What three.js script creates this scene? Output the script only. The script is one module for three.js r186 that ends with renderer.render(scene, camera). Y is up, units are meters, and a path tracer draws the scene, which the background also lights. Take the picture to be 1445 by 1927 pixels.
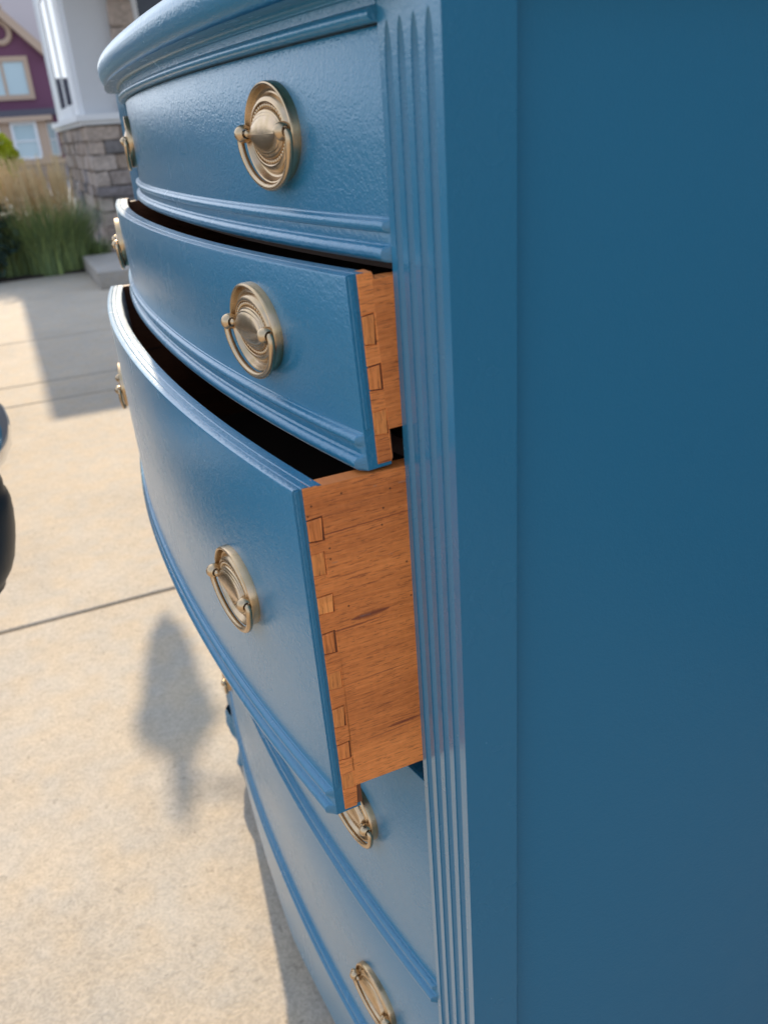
import * as THREE from 'three';
import { mergeGeometries, toCreasedNormals as creasedAtCentimetres } from 'three/addons/utils/BufferGeometryUtils.js';
import { RoundedBoxGeometry } from 'three/addons/geometries/RoundedBoxGeometry.js';
import { Brush, Evaluator, SUBTRACTION } from 'three-bvh-csg';

// ---------------------------------------------------------------- camera, sky, sun, exposure
const EYE = 1.15;                                   // height of the phone above the driveway; ground is y = 0
const scene = new THREE.Scene();
const camera = new THREE.PerspectiveCamera(63.39, 767 / 1024, 0.02, 400);
{
  const yaw = 0.3861, pitch = -0.4396, roll = -0.07486;
  const cy = Math.cos(yaw), sy = Math.sin(yaw), cp = Math.cos(pitch), sp = Math.sin(pitch), cr = Math.cos(roll), sr = Math.sin(roll);
  const f = new THREE.Vector3(-cy, 0, -sy), r = new THREE.Vector3(sy, 0, -cy), u = new THREE.Vector3(0, 1, 0);
  const f2 = f.clone().multiplyScalar(cp).addScaledVector(u, sp), u2 = u.clone().multiplyScalar(cp).addScaledVector(f, -sp);
  const r3 = r.clone().multiplyScalar(cr).addScaledVector(u2, sr), u3 = u2.clone().multiplyScalar(cr).addScaledVector(r, -sr);
  camera.matrixAutoUpdate = true;
  camera.quaternion.setFromRotationMatrix(new THREE.Matrix4().makeBasis(r3, u3, f2.negate()));
  camera.position.set(0.3637, EYE, 0.191);
  camera.focus = 0.62; camera.userData.fStop = 8.5;
}
scene.add(camera);
const SUN_EL = 35 * Math.PI / 180, SUN_AZ = 7.5 * Math.PI / 180;       // from behind the chest, a little to its back
const toSun = new THREE.Vector3(-Math.cos(SUN_EL) * Math.cos(SUN_AZ), Math.sin(SUN_EL), -Math.cos(SUN_EL) * Math.sin(SUN_AZ));
{                                                   // clear summer sky: pale at the horizon, blue overhead, brighter round the sun
  const W = 512, H = 256, d = new Float32Array(W * H * 4);
  for (let j = 0; j < H; j++) for (let i = 0; i < W; i++) {
    const v = (j + 0.5) / H, el = (v - 0.5) * Math.PI, az = ((i + 0.5) / W - 0.5) * 2 * Math.PI;
    const dir = new THREE.Vector3(Math.cos(el) * Math.cos(az), Math.sin(el), Math.cos(el) * Math.sin(az));
    const c = Math.max(-1, Math.min(1, dir.dot(toSun)));
    const h = Math.max(0, dir.y), t = Math.pow(1 - h, 3.2);
    const glow = 0.55 * Math.pow(0.5 + 0.5 * c, 6) + 1.6 * Math.pow(Math.max(0, c), 60);
    const base = [0.42 + 0.44 * t, 0.55 + 0.39 * t, 0.80 + 0.23 * t], warm = [1.0, 0.97, 0.92];
    for (let k = 0; k < 3; k++) d[(j * W + i) * 4 + k] = (base[k] + glow * warm[k]) * 1.16 * (dir.y < -0.02 ? 0.5 : 1);
    d[(j * W + i) * 4 + 3] = 1;
  }
  const sky = new THREE.DataTexture(d, W, H, THREE.RGBAFormat, THREE.FloatType);
  sky.mapping = THREE.EquirectangularReflectionMapping; sky.magFilter = sky.minFilter = THREE.LinearFilter;
  sky.wrapS = THREE.RepeatWrapping; sky.colorSpace = THREE.LinearSRGBColorSpace; sky.needsUpdate = true;
  scene.background = sky; scene.environment = sky;
  scene.environmentIntensity = 1; scene.backgroundIntensity = 1;
}
const sun = new THREE.DirectionalLight(new THREE.Color().setRGB(1, 0.82, 0.58), 3.9);
sun.position.copy(toSun).multiplyScalar(30); sun.target.position.set(0, 0, 0);
sun.castShadow = true; sun.shadow.mapSize.set(4096, 4096); sun.shadow.radius = 1.4;
Object.assign(sun.shadow.camera, { left: -16, right: 16, top: 16, bottom: -16, near: 1, far: 70 });
scene.add(sun, sun.target);

const renderer = new THREE.WebGLRenderer({ antialias: true });
renderer.setSize(767, 1024);
renderer.toneMapping = THREE.LinearToneMapping;
renderer.toneMappingExposure = 1.3;
renderer.shadowMap.enabled = true;

// ---------------------------------------------------------------- helpers
function rng(seed) { let a = seed >>> 0; return () => { a = (a + 0x6D2B79F5) | 0; let t = Math.imul(a ^ (a >>> 15), 1 | a); t = (t + Math.imul(t ^ (t >>> 7), 61 | t)) ^ t; return ((t ^ (t >>> 14)) >>> 0) / 4294967296; }; }
const R = rng(20240611);
const rr = (a, b, g = R) => a + (b - a) * g();
const V = (x, y, z) => new THREE.Vector3(x, y, z);
const lin = (r, g, b) => new THREE.Color().setRGB(r, g, b);
const hex = h => new THREE.Color(h);
const names = new Map();
function numbered(n) { const k = names.get(n) || 0; names.set(n, k + 1); return k ? n + '_' + String(k).padStart(3, '0') : n; }
function mesh(name, geo, mat, parent) { const m = new THREE.Mesh(geo, mat); m.name = numbered(name); m.castShadow = m.receiveShadow = true; (parent || scene).add(m); return m; }
function group(name, parent) { const g = new THREE.Group(); g.name = numbered(name); (parent || scene).add(g); return g; }
function tag(o, label, category, grp) { o.userData.label = label; o.userData.category = category; if (grp) o.userData.group = grp; return o; }
function structure(o) { o.userData.kind = 'structure'; return o; }
// three's helper welds within a centimetre, so work in thousandths
function toCreasedNormals(g, a) { g.scale(2000, 2000, 2000); const o = creasedAtCentimetres(g, a); o.scale(1 / 2000, 1 / 2000, 1 / 2000); return o; }
function flat(g, angle = 0.5) { g = g.index ? g.toNonIndexed() : g; return toCreasedNormals(g, angle); }
function bx(x0, x1, y0, y1, z0, z1, r = 0) {
  const w = x1 - x0, h = y1 - y0, d = z1 - z0;
  const g = r > 0 ? new RoundedBoxGeometry(w, h, d, 2, Math.min(r, w / 2.01, h / 2.01, d / 2.01)) : new THREE.BoxGeometry(w, h, d);
  g.translate((x0 + x1) / 2, (y0 + y1) / 2, (z0 + z1) / 2);
  return boxUV(r > 0 && g.index ? g.toNonIndexed() : g);
}
function boxUV(g) {                                 // metres, by the way each face points
  g = g.index ? g.toNonIndexed() : g;
  const p = g.attributes.position, n = g.attributes.normal, uv = new Float32Array(p.count * 2);
  for (let i = 0; i < p.count; i += 3) {
    let ax = 0, ay = 0, az = 0;
    for (let k = 0; k < 3; k++) { ax += Math.abs(n.getX(i + k)); ay += Math.abs(n.getY(i + k)); az += Math.abs(n.getZ(i + k)); }
    for (let k = 0; k < 3; k++) {
      const x = p.getX(i + k), y = p.getY(i + k), z = p.getZ(i + k);
      const [u, v] = ax >= ay && ax >= az ? [z, y] : ay >= az ? [x, z] : [x, y];
      uv[(i + k) * 2] = u; uv[(i + k) * 2 + 1] = v;
    }
  }
  g.setAttribute('uv', new THREE.BufferAttribute(uv, 2)); return g;
}
function merge(list) { return mergeGeometries(list.map(g => { g = g.index ? g.toNonIndexed() : g; for (const k of Object.keys(g.attributes)) if (!['position', 'normal', 'uv'].includes(k)) g.deleteAttribute(k); return g; })); }
function tube(pts, r, seg = 32, rad = 8) { return new THREE.TubeGeometry(new THREE.CatmullRomCurve3(pts), seg, r, rad, false); }

// tileable value noise
function tileNoise(size, cells, seed) {
  const g = rng(seed), n = cells, a = new Float32Array(n * n); for (let i = 0; i < a.length; i++) a[i] = g();
  const out = new Float32Array(size * size);
  for (let y = 0; y < size; y++) {
    const fy = y / size * n, y0 = Math.floor(fy), ty = fy - y0, sy = ty * ty * (3 - 2 * ty), r0 = (y0 % n) * n, r1 = ((y0 + 1) % n) * n;
    for (let x = 0; x < size; x++) {
      const fx = x / size * n, x0 = Math.floor(fx), tx = fx - x0, sx = tx * tx * (3 - 2 * tx), c0 = x0 % n, c1 = (x0 + 1) % n;
      out[y * size + x] = (a[r0 + c0] * (1 - sx) + a[r0 + c1] * sx) * (1 - sy) + (a[r1 + c0] * (1 - sx) + a[r1 + c1] * sx) * sy;
    }
  }
  return out;
}
function texture(W, H, fill, srgb, repU, repV) {     // fill(x, y) -> [r,g,b] 0..1
  const d = new Uint8Array(W * H * 4);
  for (let y = 0; y < H; y++) for (let x = 0; x < W; x++) {
    const c = fill(x, y), k = (y * W + x) * 4;
    d[k] = Math.max(0, Math.min(255, c[0] * 255)); d[k + 1] = Math.max(0, Math.min(255, c[1] * 255)); d[k + 2] = Math.max(0, Math.min(255, c[2] * 255)); d[k + 3] = 255;
  }
  const t = new THREE.DataTexture(d, W, H, THREE.RGBAFormat);
  t.wrapS = t.wrapT = THREE.RepeatWrapping; t.magFilter = THREE.LinearFilter; t.minFilter = THREE.LinearMipmapLinearFilter; t.generateMipmaps = true;
  t.colorSpace = srgb ? THREE.SRGBColorSpace : THREE.NoColorSpace; t.repeat.set(repU, repV); t.needsUpdate = true; return t;
}
const grey = v => [v, v, v];
const toS = v => v <= 0.0031308 ? v * 12.92 : 1.055 * Math.pow(v, 1 / 2.4) - 0.055;

// ---------------------------------------------------------------- materials
const nA = tileNoise(1024, 230, 1), nB = tileNoise(1024, 80, 2), nC = tileNoise(1024, 11, 3), nD = tileNoise(1024, 330, 4), nE = tileNoise(1024, 34, 5);
const peel = texture(1024, 1024, (x, y) => { const i = y * 1024 + x; return grey(0.5 * nA[i] + 0.4 * nB[i] + 0.1 * nD[i]); }, false, 4, 4);        // 0.25 m tile
const brushN = tileNoise(1024, 256, 6);
const strokes = texture(1024, 1024, (x, y) => { const i = ((y * 4) % 1024) * 1024 + ((x >> 5) % 1024); return grey(0.75 * brushN[i] + 0.25 * nB[y * 1024 + x]); }, false, 4, 4);
const paintRough = texture(1024, 1024, (x, y) => { const i = y * 1024 + x; return [0, 0.86 + 0.14 * nC[i] + 0.06 * (nE[i] - 0.5), 0]; }, false, 4, 4);
const PAINT = lin(0.020, 0.172, 0.290);
const paint = new THREE.MeshPhysicalMaterial({ color: PAINT, roughness: 0.28, ior: 1.55, clearcoat: 0.5, clearcoatRoughness: 0.28, sheen: 0.45, sheenColor: lin(0.75, 0.86, 0.95), sheenRoughness: 0.38, roughnessMap: paintRough, bumpMap: peel, bumpScale: 0.00036 });
const paintPost = paint.clone(); paintPost.bumpScale = 0.00015;
const paintSmooth = new THREE.MeshPhysicalMaterial({ color: PAINT, roughness: 0.36, ior: 1.5, clearcoat: 0.3, clearcoatRoughness: 0.35, sheen: 0.4, sheenColor: lin(0.75, 0.86, 0.95), sheenRoughness: 0.38, roughnessMap: paintRough, bumpMap: peel, bumpScale: 0.00014 });
const paintBrushed = new THREE.MeshPhysicalMaterial({ color: PAINT, roughness: 0.36, roughnessMap: paintRough, bumpMap: strokes, bumpScale: 0.00012 });

const brassN = tileNoise(512, 90, 8);
const brassBump = texture(512, 512, (x, y) => grey(0.6 * brassN[y * 512 + x] + 0.4 * nD[(y * 1024 + x)]), false, 16, 16);
const brassCol = texture(512, 512, (x, y) => { const v = 0.86 + 0.14 * nE[y * 1024 + x]; return [toS(0.60 * v), toS(0.43 * v), toS(0.275 * v * v)]; }, true, 14, 14);
const brass = new THREE.MeshPhysicalMaterial({ color: 0xffffff, map: brassCol, metalness: 1, roughness: 0.27, bumpMap: brassBump, bumpScale: 0.00003 });
const brassDark = new THREE.MeshPhysicalMaterial({ color: lin(0.10, 0.075, 0.05), metalness: 1, roughness: 0.5 });

// wood of the drawer sides: u along the depth (0.5 m), v up (0.25 m)
function woodTexture(seed, tint) {
  const W = 1536, H = 768, g = rng(seed), n1 = tileNoise(512, 24, seed + 1), n2 = tileNoise(512, 8, seed + 2), n3 = tileNoise(512, 128, seed + 3);
  const S = (a, x, y) => a[((Math.floor(y) % 512 + 512) % 512) * 512 + ((Math.floor(x) % 512 + 512) % 512)];
  const base = new Float32Array(W * H * 3);
  for (let y = 0; y < H; y++) for (let x = 0; x < W; x++) {
    const wob = 26 * S(n2, x * 0.25, y * 0.3) + 8 * S(n1, x * 0.12, y * 0.4);
    const yy = y + wob - x * 0.012;
    const band = S(n1, x * 0.02 + 40, yy * 1.5), fine = S(n3, x * 0.10, yy * 2.4), wide = S(n2, x * 0.03, yy * 0.55);
    const v = 0.66 + 0.17 * (band - 0.5) + 0.17 * (fine - 0.5) + 0.52 * (wide - 0.5) + 0.08 * (S(n3, x * 0.5, y * 0.5) - 0.5);
    const k = (y * W + x) * 3;
    base[k] = 0.355 * v * 1.5 * tint[0]; base[k + 1] = 0.140 * Math.pow(v, 1.25) * 1.62 * tint[1]; base[k + 2] = 0.044 * Math.pow(v, 1.5) * 1.7 * tint[2];
  }
  const dark = (x, y, f, c) => { if (x < 0 || y < 0 || x >= W || y >= H) return; const k = (y * W + x) * 3; for (let j = 0; j < 3; j++) base[k + j] = base[k + j] * (1 - f) + c[j] * f; };
  for (let i = 0; i < 7000; i++) {                   // pores: short dark dashes along the grain
    const x0 = g() * W, y0 = g() * H, L = 5 + g() * 30, f = 0.25 + 0.5 * g();
    for (let s = 0; s < L; s++) { const f2 = f * Math.sin(Math.PI * s / L); dark(Math.floor(x0 + s), Math.floor(y0 + s * 0.012), f2, [0.07, 0.02, 0.008]); if (g() < 0.3) dark(Math.floor(x0 + s), Math.floor(y0 + s * 0.012) + 1, f2 * 0.5, [0.07, 0.02, 0.008]); }
  }
  const streak = (u, v, L, w, f) => {                // mineral streaks seen in the board
    const x0 = u * W, y0 = v * H;
    for (let s = -L; s < L; s++) { const ww = w * (1 - (s / L) ** 2) * (0.7 + 0.6 * S(n1, s * 0.4, 5)); for (let t = -ww; t < ww; t++) dark(Math.floor(x0 + s), Math.floor(y0 + t + s * 0.03), f * (1 - Math.abs(t) / ww) ** 0.6, [0.075, 0.018, 0.012]); }
  };
  streak(0.500, 0.605, 44, 8, 0.9); streak(0.475, 0.585, 70, 2.5, 0.7); streak(0.535, 0.240, 44, 5, 0.85); streak(0.51, 0.225, 60, 2.5, 0.5); streak(0.49, 0.72, 30, 3, 0.6); streak(0.50, 0.855, 200, 1.4, 0.95); streak(0.48, 0.90, 60, 3, 0.35); streak(0.50, 0.42, 90, 2, 0.4);
  for (let i = 0; i < 26; i++) streak(0.4 + g() * 0.3, g(), 14 + g() * 40, 1 + g() * 1.4, 0.2 + g() * 0.3);
  for (let i = 0; i < 40; i++) {                     // smears of the blue paint and worm holes
    const x0 = Math.floor(W * (0.4 + 0.2 * g())), y0 = Math.floor(H * (0.55 + 0.42 * g())), L = 5 + g() * 20;
    if (i < 13) for (let s = 0; s < L; s++) for (let t = 0; t < 3; t++) dark(x0 + s, y0 + t - (s >> 4), 0.5 * g(), [0.09, 0.13, 0.17]);
    else for (let a = -2; a <= 2; a++) for (let b = -2; b <= 2; b++) if (a * a + b * b < 5) dark(x0 + a, y0 + b, 0.85, [0.02, 0.008, 0.004]);
  }
  return texture(W, H, (x, y) => { const k = (y * W + x) * 3; return [toS(base[k]), toS(base[k + 1]), toS(base[k + 2])]; }, true, 1, 1);
}
const woodMap = woodTexture(31, [1, 1, 1]);
const woodBumpN = tileNoise(1024, 200, 44);
const woodBump = texture(1024, 512, (x, y) => grey(woodBumpN[((y * 2) % 1024) * 1024 + (x >> 3)]), false, 1, 1);
const wood = new THREE.MeshStandardMaterial({ map: woodMap, color: lin(2.15, 1.62, 1.15), roughness: 0.55, bumpMap: woodBump, bumpScale: 0.0003 });
const woodPale = wood.clone(); woodPale.color = lin(2.15, 1.78, 1.3);
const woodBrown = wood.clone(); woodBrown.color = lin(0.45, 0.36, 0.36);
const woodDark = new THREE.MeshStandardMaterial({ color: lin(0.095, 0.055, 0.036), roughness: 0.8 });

// concrete: 1.6 m tile
const cA = tileNoise(1024, 9, 61), cB = tileNoise(1024, 40, 62), cC = tileNoise(1024, 160, 63), cD = tileNoise(1024, 512, 64);
const CB = [0.485, 0.408, 0.312];
const concreteMap = texture(1024, 1024, (x, y) => {
  const i = y * 1024 + x, m = 0.82 + 0.10 * (cA[i] - 0.5) + 0.05 * (cB[i] - 0.5) + 0.10 * (cC[i] - 0.5) + 0.24 * (cD[i] - 0.5);
  const w = 0.10 * (cB[(i + 5000) % cB.length] - 0.5), spot = cC[(i + 77777) % cC.length] > 0.93 ? 0.8 : 1;
  return [toS(CB[0] * m * spot * (1.18 + w)), toS(CB[1] * m * spot * 1.18), toS(CB[2] * m * spot * (1.18 - w * 1.5))];
}, true, 0.62, 0.62);
const concreteBump = texture(1024, 1024, (x, y) => { const i = y * 1024 + x; return grey(0.4 * cC[i] + 0.5 * cD[i] + 0.1 * cB[i]); }, false, 0.62, 0.62);
const concrete = new THREE.MeshStandardMaterial({ map: concreteMap, roughness: 0.78, bumpMap: concreteBump, bumpScale: 0.0010 });
const concreteGrey = new THREE.MeshStandardMaterial({ map: concreteMap, color: lin(0.85, 0.9, 1.0), roughness: 0.85, bumpMap: concreteBump, bumpScale: 0.002 });
const soil = new THREE.MeshStandardMaterial({ color: lin(0.30, 0.29, 0.27), roughness: 1 });
const jointDirt = new THREE.MeshStandardMaterial({ color: lin(0.14, 0.115, 0.085), roughness: 1 });

// ---------------------------------------------------------------- the setting: ground, driveway
const ground = structure(mesh('ground', new THREE.PlaneGeometry(500, 500).rotateX(-Math.PI / 2).translate(0, -0.035, 0), soil));
tag(ground, 'bare earth and ground spreading out under and around the driveway', 'ground');
{
  const dw = group('driveway'); structure(dw); tag(dw, 'pale sunlit concrete driveway scored into wide slabs', 'driveway');
  mesh('joint_filler', bx(-8.62, 7, -0.03, -0.012, -7, 5), jointDirt, dw);
  const cuts = [-8.6, -7.30, -5.575, -4.40, -4.0, -1.762, 0.75, 3.3, 7];
  const w = [0, 0.012, 0.014, 0.012, 0.010, 0.013, 0.012, 0.012, 0];
  for (let i = 0; i + 1 < cuts.length; i++) {
    const g = bx(cuts[i] + w[i] / 2, cuts[i + 1] - w[i + 1] / 2, -0.11, 0, -7, 5, 0.006); g.translate(0, 0, 0);
    mesh('concrete_slab', g, concrete, dw);
  }
}

// ---------------------------------------------------------------- the chest of drawers
const XC = -0.5009, HW = 0.4339, B = 0.03685, BN = 2.146, WP = 0.067, CW = 2 * -XC;   // bow of the front, half width of the drawers, pilaster width, overall width
const bow = x => B * (1 - Math.pow(Math.min(1, Math.abs((x - XC) / HW)), BN));
const bowTop = x => 0.046 * (1 - Math.pow(Math.min(1, Math.abs((x - XC) / (HW + 0.075))), 2.3));
const BACK = -0.49;
// sweep a closed profile [[z, y], ...] along x; front(x) gives the bow; chamf cuts whatever stands proud back at the ends
function sweep(profile, x0, x1, front, N = 72, chamf = 0, keepFlatBack = false) {
  const pos = [], uv = [], idx = [], M = profile.length;
  const arc = [0]; for (let k = 1; k <= M; k++) arc.push(arc[k - 1] + Math.hypot(profile[k % M][0] - profile[k - 1][0], profile[k % M][1] - profile[k - 1][1]));
  const xs = []; if (chamf) { xs.push(x0, x0 + chamf / 2, x0 + chamf); for (let i = 1; i < N; i++) xs.push(x0 + chamf + (x1 - x0 - 2 * chamf) * i / N); xs.push(x1 - chamf, x1 - chamf / 2, x1); } else for (let i = 0; i <= N; i++) xs.push(x0 + (x1 - x0) * i / N);
  for (const x of xs) for (let k = 0; k <= M; k++) {
    let [z, y] = profile[k % M];
    if (chamf && z > 0) z *= Math.min(1, Math.min(x - x0, x1 - x) / chamf);
    pos.push(x, y, (keepFlatBack && z < -0.05 ? 0 : front(x)) + z); uv.push(x, arc[k]);
  }
  for (let i = 0; i + 1 < xs.length; i++) for (let k = 0; k < M; k++) { const a = i * (M + 1) + k, b = a + M + 1; idx.push(a, a + 1, b, b, a + 1, b + 1); }
  const g = new THREE.BufferGeometry(); g.setAttribute('position', new THREE.Float32BufferAttribute(pos, 3)); g.setAttribute('uv', new THREE.Float32BufferAttribute(uv, 2)); g.setIndex(idx);
  const side = toCreasedNormals((() => { const t = g.toNonIndexed(); t.computeVertexNormals(); return t; })(), 0.6);
  const out = [side];
  for (const [x, s] of [[x0, -1], [x1, 1]]) {
    const sh = profile.map(([z, y]) => new THREE.Vector2(chamf && z > 0 ? 0 : z, y)); const tri = THREE.ShapeUtils.triangulateShape(THREE.ShapeUtils.isClockWise(sh) ? sh.slice().reverse() : sh, []);
    const pts = THREE.ShapeUtils.isClockWise(sh) ? sh.slice().reverse() : sh, p = [], u = [], n = [];
    for (const t of tri) for (const j of s > 0 ? [t[0], t[2], t[1]] : t) { p.push(x, pts[j].y, front(x) + pts[j].x); u.push(pts[j].x, pts[j].y); n.push(s, 0, 0); }
    const c = new THREE.BufferGeometry(); c.setAttribute('position', new THREE.Float32BufferAttribute(p, 3)); c.setAttribute('uv', new THREE.Float32BufferAttribute(u, 2)); c.setAttribute('normal', new THREE.Float32BufferAttribute(n, 3));
    out.push(c);
  }
  return mergeGeometries(out);
}
function arcPts(cz, cy, rz, ry, a0, a1, n) { const o = []; for (let i = 0; i <= n; i++) { const a = a0 + (a1 - a0) * i / n; o.push([cz + rz * Math.cos(a), cy + ry * Math.sin(a)]); } return o; }

const chest = group('chest_of_drawers');
tag(chest, 'tall blue painted bow front chest of five drawers with brass pulls, two drawers standing open', 'chest of drawers');
const TOP0 = EYE + 0.0605, TOP1 = EYE + 0.0915, BASE = EYE - 1.035;     // underside and upper face of the top, underside of the case

// pilasters with four round-ended flutes
{
  const csg = new Evaluator(); csg.attributes = ['position', 'normal', 'uv']; csg.useGroups = false;
  const y0 = BASE, y1 = TOP0, r = 0.0044;
  const prof = [new THREE.Vector2(0.00001, -1.12), new THREE.Vector2(r, -1.12)];
  for (let i = 0; i <= 9; i++) { const a = i / 9 * Math.PI / 2; prof.push(new THREE.Vector2(Math.max(0.00001, r * Math.cos(a)), 0.022 * Math.sin(a))); }
  const cut = new THREE.LatheGeometry(prof, 20); cut.translate(0, EYE + 0.022, 0);
  const make = () => {
    let body = new Brush(new THREE.BoxGeometry(WP, y1 - y0, 0.0378).translate(-WP / 2, (y0 + y1) / 2, -0.0189));
    for (const u of [0.160, 0.380, 0.600, 0.822]) { const c = new Brush(cut); c.position.set(-WP * (1 - u), 0, 0.0004); c.updateMatrixWorld(); body = csg.evaluate(body, c, SUBTRACTION); }
    return boxUV(flat(body.geometry, 0.45));
  };
  const g = make();
  mesh('pilaster', g, paintPost, chest);
  mesh('pilaster', g.clone().translate(-CW + WP, 0, 0), paintPost, chest);
}
// right and left side: front stile, recessed panel, rear stile
for (const s of [0, 1]) {
  const m = x => s ? -CW - x : x;
  const slab = (a, b, ...r) => bx(Math.min(m(a), m(b)), Math.max(m(a), m(b)), ...r);
  mesh('side_panel', slab(-0.0205, -0.0075, BASE, TOP0, -0.455, -0.0375), paintSmooth, chest);
  mesh('side_stile', slab(-0.0205, 0, BASE, TOP0, BACK, -0.455, 0.0015), paintSmooth, chest);
}
// top with a thick rounded edge
{
  const t = TOP1 - TOP0, oh = 0.011, N = 80, pts = [];
  const prof = [[-0.10, 0], [-0.004, 0], ...arcPts(-0.0125, 0.0185, 0.0125, 0.0185, -Math.PI / 2 + 0.15, 0, 7), ...arcPts(-0.0125, 0.0185, 0.0125, 0.0125, 0.02, Math.PI / 2, 8), [-0.10, t]];
  const xL = -CW - oh, xR = oh;
  // plan outline: bow in front, rounded front corners
  const plan = x => { const e = Math.min(x - xL, xR - x), rc = 0.045; const c = e < rc ? rc - Math.sqrt(Math.max(0, rc * rc - (rc - e) ** 2)) : 0; return bowTop(x) + oh - c; };
  const xs = []; for (let i = 0; i <= 24; i++) xs.push(xL + 0.05 * (1 - Math.cos(Math.PI / 2 * i / 24))); for (let i = 1; i < N; i++) xs.push(xL + 0.05 + (xR - xL - 0.1) * i / N); for (let i = 24; i >= 0; i--) xs.push(xR - 0.05 * (1 - Math.cos(Math.PI / 2 * i / 24)));
  const pos = [], uv = [], idx = [], M = prof.length;
  // offset along the outline normal so that the moulding runs round the corners
  const P = xs.map(x => V(x, 0, plan(x))); P.unshift(V(xL, 0, BACK - 0.01)); P.push(V(xR, 0, BACK - 0.01));
  P.forEach((p, i) => {
    const a = P[Math.max(0, i - 1)], b = P[Math.min(P.length - 1, i + 1)], tx = b.x - a.x, tz = b.z - a.z, L = Math.hypot(tx, tz) || 1;
    const nx = -tz / L, nz = tx / L;                 // outward
    prof.forEach(([z, y], k) => { const zz = Math.max(z, -0.028); pos.push(p.x + nx * zz, TOP0 + y, p.z + nz * zz); uv.push(p.x, z + y); });
  });
  for (let i = 0; i + 1 < P.length; i++) for (let k = 0; k + 1 < M; k++) { const a = i * M + k, b = a + M; idx.push(a, b, a + 1, b, b + 1, a + 1); }
  let g = new THREE.BufferGeometry(); g.setAttribute('position', new THREE.Float32BufferAttribute(pos, 3)); g.setAttribute('uv', new THREE.Float32BufferAttribute(uv, 2)); g.setIndex(idx);
  g = g.toNonIndexed(); g.computeVertexNormals(); g = toCreasedNormals(g, 0.7);
  const lid = new THREE.Shape(); P.forEach((p, i) => { const a = P[Math.max(0, i - 1)], b = P[Math.min(P.length - 1, i + 1)], tx = b.x - a.x, tz = b.z - a.z, L = Math.hypot(tx, tz) || 1; const x = p.x + tz / L * 0.02, z = p.z - tx / L * 0.02; i ? lid.lineTo(x, -z) : lid.moveTo(x, -z); });
  const core = new THREE.ExtrudeGeometry(lid, { depth: t - 0.0006, bevelEnabled: false }).rotateX(-Math.PI / 2).translate(0, TOP0 + 0.0003, 0);
  mesh('top', merge([g, core]), paint, chest);
}
// frieze under the top: cove, flat board, half-round bead over the first drawer
{
  const p = [[-0.03, 0], [-0.002, 0], ...arcPts(0.0015, 0.0033, 0.0038, 0.0033, -Math.PI / 2, Math.PI / 2, 8), [0.0005, 0.0074], [0.0005, 0.0118], [0.002, 0.0124], ...arcPts(0.0085, 0.0128, 0.0065, 0.0036, Math.PI, Math.PI / 2, 5), [0.0085, 0.0178], [-0.03, 0.0178]];
  mesh('frieze', sweep(p, -CW + WP + 0.0002, -WP - 0.0002, bow, 72).translate(0, EYE + 0.0445, 0), paint, chest);
}
// rails between the drawers, set back inside
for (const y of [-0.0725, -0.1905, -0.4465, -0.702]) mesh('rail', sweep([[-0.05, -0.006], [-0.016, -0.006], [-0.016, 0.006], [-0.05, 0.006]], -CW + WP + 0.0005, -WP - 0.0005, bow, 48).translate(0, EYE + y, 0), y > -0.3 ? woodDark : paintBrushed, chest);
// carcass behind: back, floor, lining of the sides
mesh('carcass', merge([bx(-CW + 0.021, -0.021, BASE + 0.001, TOP0 - 0.001, BACK, BACK + 0.012), bx(-CW + 0.021, -0.021, BASE, BASE + 0.015, BACK + 0.012, -0.031), bx(-0.05, -0.0208, BASE + 0.015, TOP0 - 0.001, BACK + 0.012, -0.031), bx(-CW + 0.0208, -CW + 0.05, BASE + 0.015, TOP0 - 0.001, BACK + 0.012, -0.031), bx(-CW + 0.05, -0.05, TOP0 - 0.017, TOP0 - 0.001, BACK + 0.012, -0.02)]), woodDark, chest);
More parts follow.
